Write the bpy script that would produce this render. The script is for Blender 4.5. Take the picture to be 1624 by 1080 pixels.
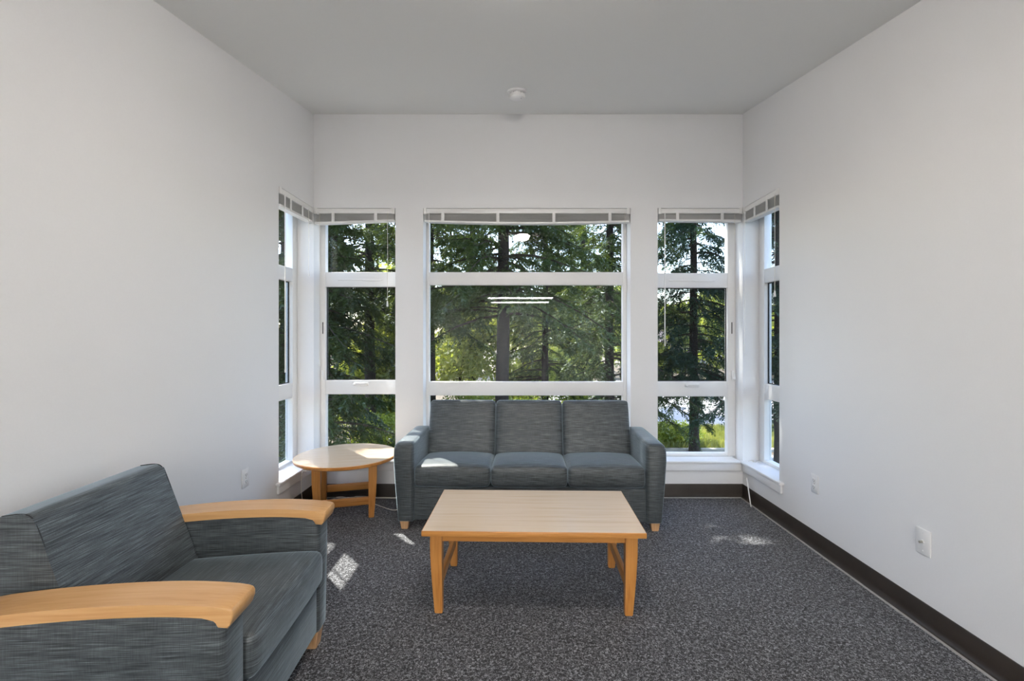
import bpy, bmesh, math, random
import numpy as np
from mathutils import Vector, Matrix, Euler

# ------------------------------------------------------------------ clear
for o in list(bpy.data.objects):
    bpy.data.objects.remove(o, do_unlink=True)
S = bpy.context.scene
COL = S.collection
R = math.radians

# ------------------------------------------------------------------ camera
FPX, HZ = 750.0, 1.35
cam_d = bpy.data.cameras.new('camera')
cam_d.sensor_width = 36.0
cam_d.sensor_fit = 'HORIZONTAL'
cam_d.lens = FPX / 1624.0 * 36.0
cam_d.shift_x = -7.0 / 1624.0
cam_d.shift_y = -7.0 / 1624.0
cam_d.clip_start = 0.05
cam_d.clip_end = 500
cam = bpy.data.objects.new('camera', cam_d)
cam.location = (0, 0, HZ)
cam.rotation_euler = (R(90), 0, 0)
COL.objects.link(cam)
S.camera = cam

# ------------------------------------------------------------------ world, sun, exposure
SUN_EL = R(58.5)
SUN_AZ = math.atan2(0.66, 0.75)            # to the left of straight ahead
to_sun = Vector((-math.sin(SUN_AZ) * math.cos(SUN_EL), math.cos(SUN_AZ) * math.cos(SUN_EL), math.sin(SUN_EL)))
world = bpy.data.worlds.new('sky')
S.world = world
world.use_nodes = True
wn = world.node_tree
for n in list(wn.nodes):
    wn.nodes.remove(n)
sky = wn.nodes.new('ShaderNodeTexSky')
sky.sky_type = 'NISHITA'
sky.sun_disc = False
sky.sun_elevation = SUN_EL
sky.sun_rotation = -SUN_AZ
sky.air_density = 1.0
sky.dust_density = 1.5
sky.ozone_density = 1.0
bgn = wn.nodes.new('ShaderNodeBackground')
bgn.inputs['Strength'].default_value = 0.36
wo = wn.nodes.new('ShaderNodeOutputWorld')
wn.links.new(sky.outputs[0], bgn.inputs[0])
wn.links.new(bgn.outputs[0], wo.inputs[0])

sun_d = bpy.data.lights.new('sun_offscreen', 'SUN')
sun_d.energy = 6.0
sun_d.angle = R(0.6)
sun_d.color = (1.0, 0.95, 0.86)
sun = bpy.data.objects.new('sun_offscreen', sun_d)
sun.rotation_euler = (-to_sun).to_track_quat('-Z', 'Y').to_euler()
sun.location = (-10, 12, 30)
COL.objects.link(sun)

BACK_LAMP = 55.0         # radiance of the two linear lamps deeper in the room
DOME_LAMP = 58.0          # radiance of the small dome lamp

S.view_settings.view_transform = 'Standard'
S.view_settings.look = 'None'
S.view_settings.gamma = 1.0
S.view_settings.use_curve_mapping = False
S.view_settings.exposure = 1.5

# ------------------------------------------------------------------ material helpers
def new_mat(name):
    m = bpy.data.materials.new(name)
    m.use_nodes = True
    nt = m.node_tree
    b = nt.nodes['Principled BSDF']
    return m, nt, b

def N(nt, t, **kw):
    n = nt.nodes.new(t)
    for k, v in kw.items():
        if k in n.inputs:
            n.inputs[k].default_value = v
        else:
            setattr(n, k, v)
    return n

def ramp(nt, stops):
    r = nt.nodes.new('ShaderNodeValToRGB')
    e = r.color_ramp.elements
    while len(e) > len(stops):
        e.remove(e[-1])
    while len(e) < len(stops):
        e.new(0.5)
    for el, (p, c) in zip(e, stops):
        el.position = p
        el.color = (*c, 1) if len(c) == 3 else c
    return r

def mapping(nt, scale, coord='Object'):
    tc = nt.nodes.new('ShaderNodeTexCoord')
    mp = nt.nodes.new('ShaderNodeMapping')
    mp.inputs['Scale'].default_value = scale
    nt.links.new(tc.outputs[coord], mp.inputs['Vector'])
    return mp

def simple(name, col, rough=0.5, metal=0.0, noise=0.0, scale=20, bump=0.0, spec=None):
    m, nt, b = new_mat(name)
    b.inputs['Roughness'].default_value = rough
    b.inputs['Metallic'].default_value = metal
    if spec is not None:
        b.inputs['Specular IOR Level'].default_value = spec
    mp = mapping(nt, (1, 1, 1))
    nz = N(nt, 'ShaderNodeTexNoise', Scale=scale, Detail=4.0)
    nt.links.new(mp.outputs[0], nz.inputs['Vector'])
    lo = tuple(max(0, c * (1 - noise)) for c in col)
    hi = tuple(min(1, c * (1 + noise)) for c in col)
    rp = ramp(nt, [(0.3, lo), (0.7, hi)])
    nt.links.new(nz.outputs[0], rp.inputs[0])
    nt.links.new(rp.outputs[0], b.inputs['Base Color'])
    if bump:
        bp = N(nt, 'ShaderNodeBump', Strength=bump, Distance=0.002)
        nt.links.new(nz.outputs[0], bp.inputs['Height'])
        nt.links.new(bp.outputs[0], b.inputs['Normal'])
    return m

def wood(name, axis, light, mid, dark, rough=0.32, coat=0.0, fine=1.0):
    """grain runs along the local axis 0/1/2"""
    m, nt, b = new_mat(name)
    sc = [38 * fine] * 3
    sc[axis] = 1.6 * fine
    mp = mapping(nt, sc)
    n1 = N(nt, 'ShaderNodeTexNoise', Scale=1.0, Detail=5.0, Roughness=0.6, Distortion=0.35)
    nt.links.new(mp.outputs[0], n1.inputs['Vector'])
    sc2 = [150 * fine] * 3
    sc2[axis] = 5 * fine
    mp2 = mapping(nt, sc2)
    n2 = N(nt, 'ShaderNodeTexNoise', Scale=1.0, Detail=3.0)
    nt.links.new(mp2.outputs[0], n2.inputs['Vector'])
    mx = N(nt, 'ShaderNodeMath', operation='MULTIPLY_ADD')
    mx.inputs[1].default_value = 0.35
    nt.links.new(n2.outputs[0], mx.inputs[0])
    ml = N(nt, 'ShaderNodeMath', operation='MULTIPLY')
    ml.inputs[1].default_value = 0.65
    nt.links.new(n1.outputs[0], ml.inputs[0])
    nt.links.new(ml.outputs[0], mx.inputs[2])
    rp = ramp(nt, [(0.30, dark), (0.47, mid), (0.66, light)])
    nt.links.new(mx.outputs[0], rp.inputs[0])
    nt.links.new(rp.outputs[0], b.inputs['Base Color'])
    b.inputs['Roughness'].default_value = rough
    b.inputs['Coat Weight'].default_value = coat
    b.inputs['Coat Roughness'].default_value = 0.12
    bp = N(nt, 'ShaderNodeBump', Strength=0.05, Distance=0.001)
    nt.links.new(n2.outputs[0], bp.inputs['Height'])
    nt.links.new(bp.outputs[0], b.inputs['Normal'])
    return m

def fabric_mat(name):
    m, nt, b = new_mat(name)
    def streak(scale, detail=2.0):
        mp = mapping(nt, scale)
        n = N(nt, 'ShaderNodeTexNoise', Scale=1.0, Detail=detail, Roughness=0.55)
        nt.links.new(mp.outputs[0], n.inputs['Vector'])
        return n
    sv = streak((10, 10, 400))        # thread lines on upright faces
    sh = streak((10, 400, 10))        # thread lines on lying faces
    cv = streak((420, 420, 14))       # cross threads
    ch = streak((420, 14, 420))
    big = streak((7, 7, 60), 3.0)
    geo = N(nt, 'ShaderNodeNewGeometry')
    sep = N(nt, 'ShaderNodeSeparateXYZ')
    nt.links.new(geo.outputs['Normal'], sep.inputs[0])
    ab = N(nt, 'ShaderNodeMath', operation='ABSOLUTE')
    nt.links.new(sep.outputs['Z'], ab.inputs[0])
    gt = N(nt, 'ShaderNodeMath', operation='GREATER_THAN')
    gt.inputs[1].default_value = 0.72
    nt.links.new(ab.outputs[0], gt.inputs[0])
    def mixf(a, c):
        mx = N(nt, 'ShaderNodeMix', data_type='FLOAT')
        nt.links.new(gt.outputs[0], mx.inputs[0])
        nt.links.new(a.outputs[0], mx.inputs[2])
        nt.links.new(c.outputs[0], mx.inputs[3])
        return mx
    s = mixf(sv, sh)
    c = mixf(cv, ch)
    w1 = N(nt, 'ShaderNodeMath', operation='MULTIPLY'); w1.inputs[1].default_value = 0.68
    w2 = N(nt, 'ShaderNodeMath', operation='MULTIPLY_ADD'); w2.inputs[1].default_value = 0.17
    w3 = N(nt, 'ShaderNodeMath', operation='MULTIPLY_ADD'); w3.inputs[1].default_value = 0.15
    nt.links.new(s.outputs[0], w1.inputs[0])
    nt.links.new(c.outputs[0], w2.inputs[0]); nt.links.new(w1.outputs[0], w2.inputs[2])
    nt.links.new(big.outputs[0], w3.inputs[0]); nt.links.new(w2.outputs[0], w3.inputs[2])
    rp = ramp(nt, [(0.36, (0.010, 0.012, 0.013)), (0.455, (0.040, 0.048, 0.053)),
                   (0.56, (0.082, 0.098, 0.107)), (0.68, (0.180, 0.204, 0.216))])
    nt.links.new(w3.outputs[0], rp.inputs[0])
    nt.links.new(rp.outputs[0], b.inputs['Base Color'])
    b.inputs['Roughness'].default_value = 0.50
    b.inputs['Specular IOR Level'].default_value = 0.55
    b.inputs['Sheen Weight'].default_value = 0.55
    b.inputs['Sheen Roughness'].default_value = 0.4
    b.inputs['Sheen Tint'].default_value = (0.62, 0.78, 0.9, 1)
    bp = N(nt, 'ShaderNodeBump', Strength=0.25, Distance=0.001)
    nt.links.new(w3.outputs[0], bp.inputs['Height'])
    nt.links.new(bp.outputs[0], b.inputs['Normal'])
    return m

def carpet_mat():
    m, nt, b = new_mat('carpet_pile')
    mp = mapping(nt, (1, 1, 1))
    n1 = N(nt, 'ShaderNodeTexNoise', Scale=95.0, Detail=3.0, Roughness=0.65, Distortion=1.2)
    n2 = N(nt, 'ShaderNodeTexNoise', Scale=330.0, Detail=2.0)
    n3 = N(nt, 'ShaderNodeTexNoise', Scale=2.2, Detail=3.0)
    for n in (n1, n2, n3):
        nt.links.new(mp.outputs[0], n.inputs['Vector'])
    a = N(nt, 'ShaderNodeMath', operation='MULTIPLY'); a.inputs[1].default_value = 0.72
    nt.links.new(n1.outputs[0], a.inputs[0])
    c = N(nt, 'ShaderNodeMath', operation='MULTIPLY_ADD'); c.inputs[1].default_value = 0.28
    nt.links.new(n2.outputs[0], c.inputs[0]); nt.links.new(a.outputs[0], c.inputs[2])
    rp = ramp(nt, [(0.42, (0.007, 0.007, 0.009)), (0.48, (0.034, 0.035, 0.040)),
                   (0.53, (0.088, 0.091, 0.102)), (0.59, (0.32, 0.33, 0.355))])
    nt.links.new(c.outputs[0], rp.inputs[0])
    r2 = ramp(nt, [(0.3, (1.0, 1.0, 1.0)), (0.7, (1.0, 1.0, 1.0))])
    nt.links.new(n3.outputs[0], r2.inputs[0])
    mx = N(nt, 'ShaderNodeMix', data_type='RGBA', blend_type='MULTIPLY')
    mx.inputs[0].default_value = 1.0
    nt.links.new(rp.outputs[0], mx.inputs[6]); nt.links.new(r2.outputs[0], mx.inputs[7])
    nt.links.new(mx.outputs[2], b.inputs['Base Color'])
    b.inputs['Roughness'].default_value = 0.85
    b.inputs['Specular IOR Level'].default_value = 0.25
    b.inputs['Sheen Weight'].default_value = 0.15
    b.inputs['Sheen Roughness'].default_value = 0.5
    bp = N(nt, 'ShaderNodeBump', Strength=0.7, Distance=0.004)
    nt.links.new(c.outputs[0], bp.inputs['Height'])
    nt.links.new(bp.outputs[0], b.inputs['Normal'])
    return m

def glass_mat(name, tint, refl=0.04, graze=0.7):
    m, nt, b = new_mat(name)
    nt.nodes.remove(b)
    out = nt.nodes['Material Output']
    tr = N(nt, 'ShaderNodeBsdfTransparent', Color=(*tint, 1))
    gl = N(nt, 'ShaderNodeBsdfGlossy', Roughness=0.01)
    lw = N(nt, 'ShaderNodeLayerWeight', Blend=0.5)
    pw = N(nt, 'ShaderNodeMath', operation='POWER'); pw.inputs[1].default_value = 5.0
    nt.links.new(lw.outputs['Facing'], pw.inputs[0])
    ma = N(nt, 'ShaderNodeMath', operation='MULTIPLY_ADD')
    ma.inputs[1].default_value = graze; ma.inputs[2].default_value = refl
    nt.links.new(pw.outputs[0], ma.inputs[0])
    mx = N(nt, 'ShaderNodeMixShader')
    nt.links.new(ma.outputs[0], mx.inputs[0])
    nt.links.new(tr.outputs[0], mx.inputs[1]); nt.links.new(gl.outputs[0], mx.inputs[2])
    nt.links.new(mx.outputs[0], out.inputs[0])
    return m

def screen_mat():
    m, nt, b = new_mat('screen_mesh')
    nt.nodes.remove(b)
    out = nt.nodes['Material Output']
    tr = N(nt, 'ShaderNodeBsdfTransparent', Color=(1, 1, 1, 1))
    df = N(nt, 'ShaderNodeBsdfDiffuse', Color=(0.02, 0.02, 0.02, 1))
    mx = N(nt, 'ShaderNodeMixShader'); mx.inputs[0].default_value = 0.20
    nt.links.new(tr.outputs[0], mx.inputs[1]); nt.links.new(df.outputs[0], mx.inputs[2])
    nt.links.new(mx.outputs[0], out.inputs[0])
    return m

def emit_mat(name, col, strength):
    m, nt, b = new_mat(name)
    b.inputs['Base Color'].default_value = (0.9, 0.9, 0.9, 1)
    b.inputs['Emission Color'].default_value = (*col, 1)
    b.inputs['Emission Strength'].default_value = strength
    return m

def leaf_mat(name, lo, hi, trans=0.45, scale=1.3, tcol=None):
    m, nt, b = new_mat(name)
    nt.nodes.remove(b)
    out = nt.nodes['Material Output']
    mp = mapping(nt, (1, 1, 1))
    n1 = N(nt, 'ShaderNodeTexNoise', Scale=scale, Detail=6.0, Roughness=0.7)
    nt.links.new(mp.outputs[0], n1.inputs['Vector'])
    rp = ramp(nt, [(0.35, lo), (0.65, hi)])
    nt.links.new(n1.outputs[0], rp.inputs[0])
    df = N(nt, 'ShaderNodeBsdfDiffuse')
    tl = N(nt, 'ShaderNodeBsdfTranslucent')
    nt.links.new(rp.outputs[0], df.inputs[0])
    hs = N(nt, 'ShaderNodeMix', data_type='RGBA', blend_type='MULTIPLY')
    hs.inputs[0].default_value = 1.0
    hs.inputs[7].default_value = (*(tcol or (1.3, 1.25, 0.6)), 1)
    nt.links.new(rp.outputs[0], hs.inputs[6])
    nt.links.new(hs.outputs[2], tl.inputs[0])
    mx = N(nt, 'ShaderNodeMixShader'); mx.inputs[0].default_value = trans
    nt.links.new(df.outputs[0], mx.inputs[1]); nt.links.new(tl.outputs[0], mx.inputs[2])
    gl = N(nt, 'ShaderNodeBsdfGlossy', Roughness=0.45)
    gl.inputs[0].default_value = (0.8, 0.9, 1.0, 1)
    m2 = N(nt, 'ShaderNodeMixShader'); m2.inputs[0].default_value = 0.05
    nt.links.new(mx.outputs[0], m2.inputs[1]); nt.links.new(gl.outputs[0], m2.inputs[2])
    nt.links.new(m2.outputs[0], out.inputs[0])
    return m

M = {}
M['wall'] = simple('wall_paint', (0.80, 0.805, 0.815), 0.75, noise=0.008, scale=140, bump=0.10, spec=0.3)
M['ceil'] = simple('ceiling_paint', (0.85, 0.855, 0.84), 0.9, noise=0.01, scale=160, bump=0.12, spec=0.2)
M['trim'] = simple('trim_paint', (0.84, 0.84, 0.845), 0.38, noise=0.006, scale=60)
M['vinyl'] = simple('window_vinyl', (0.80, 0.80, 0.795), 0.40, noise=0.006, scale=60)
M['gasket'] = simple('black_gasket', (0.012, 0.012, 0.012), 0.6)
M['base'] = simple('brown_cove_base', (0.032, 0.024, 0.018), 0.42, noise=0.18, scale=9)
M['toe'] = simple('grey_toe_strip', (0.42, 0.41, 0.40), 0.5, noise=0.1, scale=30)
M['carpet'] = carpet_mat()
M['fabric'] = fabric_mat('woven_upholstery')
M['seam'] = simple('seam_thread', (0.03, 0.034, 0.038), 0.8)
HL, HM, HD = (0.62, 0.300, 0.085), (0.54, 0.235, 0.058), (0.40, 0.150, 0.032)
M['honey_x'] = wood('honey_wood_x', 0, HL, HM, HD)
M['honey_y'] = wood('honey_wood_y', 1, HL, HM, HD)
M['honey_z'] = wood('honey_wood_z', 2, HL, HM, HD)
LL, LM, LD = (0.78, 0.64, 0.49), (0.75, 0.60, 0.445), (0.66, 0.50, 0.35)
M['lam_x'] = wood('table_laminate', 0, LL, LM, LD, rough=0.26, coat=0.35)
M['cap_y'] = wood('arm_cap_wood', 1, (0.70, 0.42, 0.19), (0.64, 0.355, 0.14), (0.53, 0.26, 0.085), rough=0.30, coat=0.25)
M['footwood'] = wood('foot_wood', 2, (0.70, 0.44, 0.24), (0.62, 0.37, 0.19), (0.5, 0.28, 0.13))
M['plastic'] = simple('white_plastic', (0.80, 0.80, 0.80), 0.35)
M['slot'] = simple('dark_slot', (0.05, 0.05, 0.05), 0.6)
M['brass'] = simple('coax_metal', (0.45, 0.43, 0.38), 0.3, metal=0.9)
M['blind'] = simple('blind_slat_vinyl', (0.66, 0.66, 0.65), 0.45)
M['rail'] = simple('blind_rail', (0.80, 0.80, 0.79), 0.4)
M['wand'] = glass_mat('clear_wand', (0.80, 0.80, 0.80), 0.15, 0.5)
M['cord'] = simple('white_cord', (0.72, 0.69, 0.62), 0.6)
M['glass'] = glass_mat('window_glass', (0.965, 0.975, 0.97), 0.012, 0.5)
M['screen'] = screen_mat()
M['lamp2'] = emit_mat('linear_diffuser', (1.0, 0.97, 0.93), BACK_LAMP)
M['dome'] = emit_mat('dome_diffuser', (1.0, 0.90, 0.80), DOME_LAMP)
M['bark'] = simple('fir_bark', (0.030, 0.022, 0.017), 0.95, noise=0.5, scale=14, bump=0.9)
M['twig'] = simple('twig_bark', (0.055, 0.040, 0.028), 0.95, noise=0.4, scale=10)
M['needle'] = leaf_mat('fir_needles', (0.034, 0.057, 0.014), (0.105, 0.145, 0.036), 0.42)
M['needle2'] = leaf_mat('spruce_needles', (0.022, 0.050, 0.028), (0.060, 0.108, 0.054), 0.32)
M['leafy'] = leaf_mat('maple_leaves', (0.17, 0.22, 0.05), (0.44, 0.48, 0.15), 0.55, scale=2.2, tcol=(1.4, 1.35, .6))
M['shrub'] = leaf_mat('shrub_leaves', (0.14, 0.21, 0.03), (0.34, 0.40, 0.07), 0.45)
M['grass'] = simple('lawn', (0.20, 0.24, 0.055), 0.95, noise=0.4, scale=3.0)
M['blade'] = leaf_mat('grass_blades', (0.22, 0.24, 0.06), (0.42, 0.42, 0.13), 0.35, scale=0.8, tcol=(1.2, 1.15, .7))
M['duff'] = simple('needle_duff', (0.09, 0.07, 0.045), 0.95, noise=0.4, scale=3.0)
M['asphalt'] = simple('asphalt', (0.36, 0.35, 0.35), 0.9, noise=0.08, scale=4)
M['concrete'] = simple('concrete', (0.40, 0.38, 0.34), 0.9, noise=0.08, scale=3)
M['siding'] = simple('house_siding', (0.55, 0.48, 0.44), 0.8, noise=0.04, scale=3)
M['roofing'] = simple('house_roofing', (0.16, 0.14, 0.14), 0.9, noise=0.2, scale=6)
M['darkglass'] = simple('far_window_glass', (0.05, 0.06, 0.07), 0.1)
M['carpaint'] = simple('silver_car_paint', (0.55, 0.56, 0.58), 0.3, metal=0.3)
M['redpaint'] = simple('maroon_car_paint', (0.30, 0.05, 0.05), 0.3, metal=0.2)
M['tyre'] = simple('tyre_rubber', (0.02, 0.02, 0.02), 0.8)

# ------------------------------------------------------------------ mesh helpers
def link(name, me, mat, parent=None, loc=None, rot=None):
    o = bpy.data.objects.new(name, me)
    COL.objects.link(o)
    if mat is not None and len(me.materials) == 0:
        me.materials.append(mat)
    if parent is not None:
        o.parent = parent
    if loc is not None:
        o.location = loc
    if rot is not None:
        o.rotation_euler = rot
    return o

def finish(bm, name, smooth=False, angle=40):
    bmesh.ops.recalc_face_normals(bm, faces=bm.faces)
    me = bpy.data.meshes.new(name)
    bm.to_mesh(me)
    bm.free()
    if smooth:
        for p in me.polygons:
            p.use_smooth = True
        try:
            me.set_sharp_from_angle(angle=R(angle))
        except Exception:
            pass
    return me

def add_box(bm, x0, x1, y0, y1, z0, z1):
    vs = [bm.verts.new((x, y, z)) for z in (z0, z1) for y in (y0, y1) for x in (x0, x1)]
    f = [(0, 2, 3, 1), (4, 5, 7, 6), (0, 1, 5, 4), (2, 6, 7, 3), (0, 4, 6, 2), (1, 3, 7, 5)]
    return [bm.faces.new([vs[i] for i in q]) for q in f]

def boxes_mesh(name, lst, bevel=0.0, seg=2):
    bm = bmesh.new()
    for b in lst:
        add_box(bm, *b)
    if bevel:
        bmesh.ops.bevel(bm, geom=bm.edges[:], offset=bevel, segments=seg, affect='EDGES', profile=0.5)
    return finish(bm, name, smooth=bool(bevel), angle=50)

def box(name, b, mat, parent=None, bevel=0.0, seg=2, loc=None, rot=None):
    return link(name, boxes_mesh(name, [b], bevel, seg), mat, parent, loc, rot)

def prism(name, poly, axis, a0, a1, mat, parent=None, bevel=0.0, seg=2, smooth=True):
    """poly = 2D outline in the two other axes (in xyz order), extruded along axis"""
    bm = bmesh.new()
    def P(p, a):
        c = list(p)
        c.insert(axis, a)
        return c
    v0 = [bm.verts.new(P(p, a0)) for p in poly]
    v1 = [bm.verts.new(P(p, a1)) for p in poly]
    n = len(poly)
    f0 = bm.faces.new(v0); f1 = bm.faces.new(v1[::-1])
    for i in range(n):
        bm.faces.new([v0[i], v1[i], v1[(i + 1) % n], v0[(i + 1) % n]])
    if bevel:
        ed = [e for e in bm.edges if e.calc_face_angle(0) > R(50)] if False else list(f0.edges) + list(f1.edges)
        bmesh.ops.bevel(bm, geom=ed, offset=bevel, segments=seg, affect='EDGES', profile=0.5)
    return link(name, finish(bm, name, smooth, 35), mat, parent)

def round_poly(pts, radii, seg=5):
    """round the corners of a 2D polygon"""
    out = []
    n = len(pts)
    for i in range(n):
        p = Vector(pts[i]); a = Vector(pts[i - 1]); c = Vector(pts[(i + 1) % n])
        r = radii[i] if hasattr(radii, '__len__') else radii
        if r <= 0:
            out.append(tuple(p)); continue
        d1 = (a - p).normalized(); d2 = (c - p).normalized()
        ang = d1.angle(d2)
        t = min(r / math.tan(ang / 2), (a - p).length * .49, (c - p).length * .49)
        s = p + d1 * t; e = p + d2 * t
        for k in range(seg + 1):
            u = k / seg
            q = (1 - u) ** 2 * s + 2 * u * (1 - u) * p + u * u * e
            out.append(tuple(q))
    return out

def loft(name, sections, mat, parent=None, smooth=True, angle=50):
    """sections: list of closed rings of 3D points, same count"""
    bm = bmesh.new()
    rings = [[bm.verts.new(p) for p in s] for s in sections]
    n = len(rings[0])
    for a, b in zip(rings, rings[1:]):
        for i in range(n):
            bm.faces.new([a[i], a[(i + 1) % n], b[(i + 1) % n], b[i]])
    bm.faces.new(rings[0][::-1]); bm.faces.new(rings[-1])
    return link(name, finish(bm, name, smooth, angle), mat, parent)

def cushion_mesh(name, sx, sy, sz, r, bulge=(0, 0, 0), n=14, func=None):
    """soft box centred on the origin; bulge = how far each pair of faces swells"""
    bm = bmesh.new()
    bmesh.ops.create_cube(bm, size=2.0)
    bmesh.ops.subdivide_edges(bm, edges=bm.edges[:], cuts=n, use_grid_fill=True)
    h = Vector((sx / 2, sy / 2, sz / 2))
    for v in bm.verts:
        u = v.co.copy()
        p = Vector()
        for i in range(3):
            # denser rows near the borders
            w = math.sin(u[i] * math.pi / 2)
            p[i] = w * h[i]
        q = Vector([max(-(h[i] - r), min(h[i] - r, p[i])) for i in range(3)])
        d = p - q
        if d.length > 1e-9:
            m = max(abs(d[i]) for i in range(3))
            d = d.normalized() * min(m, r) if m > 0 else d
        p = q + d
        b = [1 - (p[i] / h[i]) ** 2 for i in range(3)]
        g = Vector()
        g.x = bulge[0] * (b[1] * b[2]) ** .5 * (p.x / h.x) if b[1] * b[2] > 0 else 0
        g.y = bulge[1] * (b[0] * b[2]) ** .5 * (p.y / h.y) if b[0] * b[2] > 0 else 0
        g.z = bulge[2] * (b[0] * b[1]) ** .5 * (p.z / h.z) if b[0] * b[1] > 0 else 0
        p = p + g
        if func:
            p = func(p)
        v.co = p
    return finish(bm, name, True, 80)

def tube_mesh(name, pts, rad, sides=8, caps=True):
    bm = bmesh.new()
    rings = []
    pts = [Vector(p) for p in pts]
    rads = rad if hasattr(rad, '__len__') else [rad] * len(pts)
    for i, p in enumerate(pts):
        d = (pts[min(i + 1, len(pts) - 1)] - pts[max(i - 1, 0)]).normalized()
        a = d.cross(Vector((0, 0, 1)))
        if a.length < 0.1:
            a = d.cross(Vector((1, 0, 0)))
        a.normalize(); b = d.cross(a)
        rings.append([bm.verts.new(p + (a * math.cos(2 * math.pi * k / sides) + b * math.sin(2 * math.pi * k / sides)) * rads[i]) for k in range(sides)])
    for r0, r1 in zip(rings, rings[1:]):
        for k in range(sides):
            bm.faces.new([r0[k], r0[(k + 1) % sides], r1[(k + 1) % sides], r1[k]])
    if caps:
        bm.faces.new(rings[0][::-1]); bm.faces.new(rings[-1])
    return finish(bm, name, True, 60)

def spline(pts, n=8):
    """Catmull-Rom through the points"""
    P = [Vector(p) for p in pts]
    P = [P[0] * 2 - P[1]] + P + [P[-1] * 2 - P[-2]]
    out = []
    for i in range(1, len(P) - 2):
        for k in range(n):
            t = k / n
            a, b, c, d = P[i - 1:i + 3]
            out.append(0.5 * ((2 * b) + (c - a) * t + (2 * a - 5 * b + 4 * c - d) * t * t + (3 * b - a - 3 * c + d) * t ** 3))
    out.append(P[-2])
    return out

def lathe_mesh(name, prof, seg=48):
    bm = bmesh.new()
    rings = []
    for r, z in prof:
        if r < 1e-6:
            rings.append([bm.verts.new((0, 0, z))])
        else:
            rings.append([bm.verts.new((r * math.cos(2 * math.pi * k / seg), r * math.sin(2 * math.pi * k / seg), z)) for k in range(seg)])
    for a, b in zip(rings, rings[1:]):
        if len(a) == 1 and len(b) > 1:
            for k in range(seg):
                bm.faces.new([a[0], b[k], b[(k + 1) % seg]])
        elif len(b) == 1 and len(a) > 1:
            for k in range(seg):
                bm.faces.new([a[k], a[(k + 1) % seg], b[0]])
        else:
            for k in range(seg):
                bm.faces.new([a[k], a[(k + 1) % seg], b[(k + 1) % seg], b[k]])
    return finish(bm, name, True, 35)

def thing(name, label, cat, loc=(0, 0, 0), rot=(0, 0, 0), group=None):
    o = bpy.data.objects.new(name, None)
    COL.objects.link(o)
    o.empty_display_size = 0.1
    o.location = loc
    o.rotation_euler = rot
    o['label'] = label
    o['category'] = cat
    if group:
        o['group'] = group
    return o

def tag(o, label, cat, group=None):
    o['label'] = label
    o['category'] = cat
    if group:
        o['group'] = group
    return o

def struct(o, label=None):
    o['kind'] = 'structure'
    if label:
        o['label'] = label
    return o

# ------------------------------------------------------------------ the room
XL, XR, YB, YF = -1.702, 1.900, 3.970, -6.0
CZ = 3.213                # ceiling height at the window wall
CS = 0.165                # ceiling slope
YK = -1.3                 # where the slope ends
CK = CZ - CS * (YB - YK)
WT = 0.20                 # wall thickness
REC = 0.135               # window recess
WZ0, WZ1 = 0.287, 2.4245  # openings
LW = 3.386                # near edge of the side window on the left wall
RW = 3.417
WIN_X = [(XL, -1.016), (-0.783, 0.958), (1.186, XR)]
TOPZ = 3.45

fl = box('floor', (XL - WT, XR + WT, YF - WT, YB + WT, -0.20, 0.0), M['carpet'])
struct(fl, 'charcoal and grey flecked loop carpet floor')

# ceiling: sloped slab, flat towards the rear of the room
prism('ceiling', [(YB, CZ), (YB, CZ + .12), (YK, CK + .12), (YF, CK + .12), (YF, CK), (YK, CK)], 0, XL, XR, M['ceil'], smooth=False)
struct(bpy.data.objects['ceiling'], 'off white sloping ceiling rising to the window wall')

wb = [(XL, XR, YB, YB + WT, WZ1, TOPZ), (XL, XR, YB, YB + WT, 0, WZ0),
      (-1.016, -0.783, YB, YB + WT, WZ0, WZ1), (0.958, 1.186, YB, YB + WT, WZ0, WZ1)]
struct(link('wall_back', boxes_mesh('wall_back', wb), M['wall']), 'white painted wall with window openings')
wl = [(XL - WT, XL, YF, LW, 0, TOPZ), (XL - WT, XL, LW, YB, WZ1, TOPZ), (XL - WT, XL, LW, YB, 0, WZ0),
      (XL - WT, XL, YB, YB + WT, 0, TOPZ)]
struct(link('wall_left', boxes_mesh('wall_left', wl), M['wall']), 'white painted side wall behind the armchair')
wr = [(XR, XR + WT, YF, RW, 0, TOPZ), (XR, XR + WT, RW, YB, WZ1, TOPZ), (XR, XR + WT, RW, YB, 0, WZ0),
      (XR, XR + WT, YB, YB + WT, 0, TOPZ)]
struct(link('wall_right', boxes_mesh('wall_right', wr), M['wall']), 'white painted side wall with wall plates')
struct(box('wall_rear', (XL - WT, XR + WT, YF - WT, YF, 0, TOPZ), M['wall']), 'white painted rear wall')
# roof deck over the room so that no sky leaks past the ceiling edges
struct(box('roof_deck', (XL - WT, XR + WT, YF - WT, YB + WT, TOPZ, TOPZ + .1), M['ceil']))

# cove base: outline (distance from wall, z)
def cove(name, axis, a0, a1, wallpos, sign, label):
    pr = [(0, 0), (0.026, 0), (0.026, 0.004), (0.016, 0.008), (0.010, 0.018), (0.007, 0.034), (0.006, 0.104), (0.003, 0.110), (0, 0.110)]
    o = prism(name, [(wallpos + sign * d, z) for d, z in pr], axis, a0, a1, M['base'])
    struct(o, label)
cove('baseboard_back', 0, XL, XR, YB, -1, 'dark brown rubber cove base under the windows')
cove('baseboard_left', 1, YF, YB, XL, 1, 'dark brown rubber cove base behind the armchair')
cove('baseboard_right', 1, YF, YB, XR, -1, 'dark brown rubber cove base below the wall plates')
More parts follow.
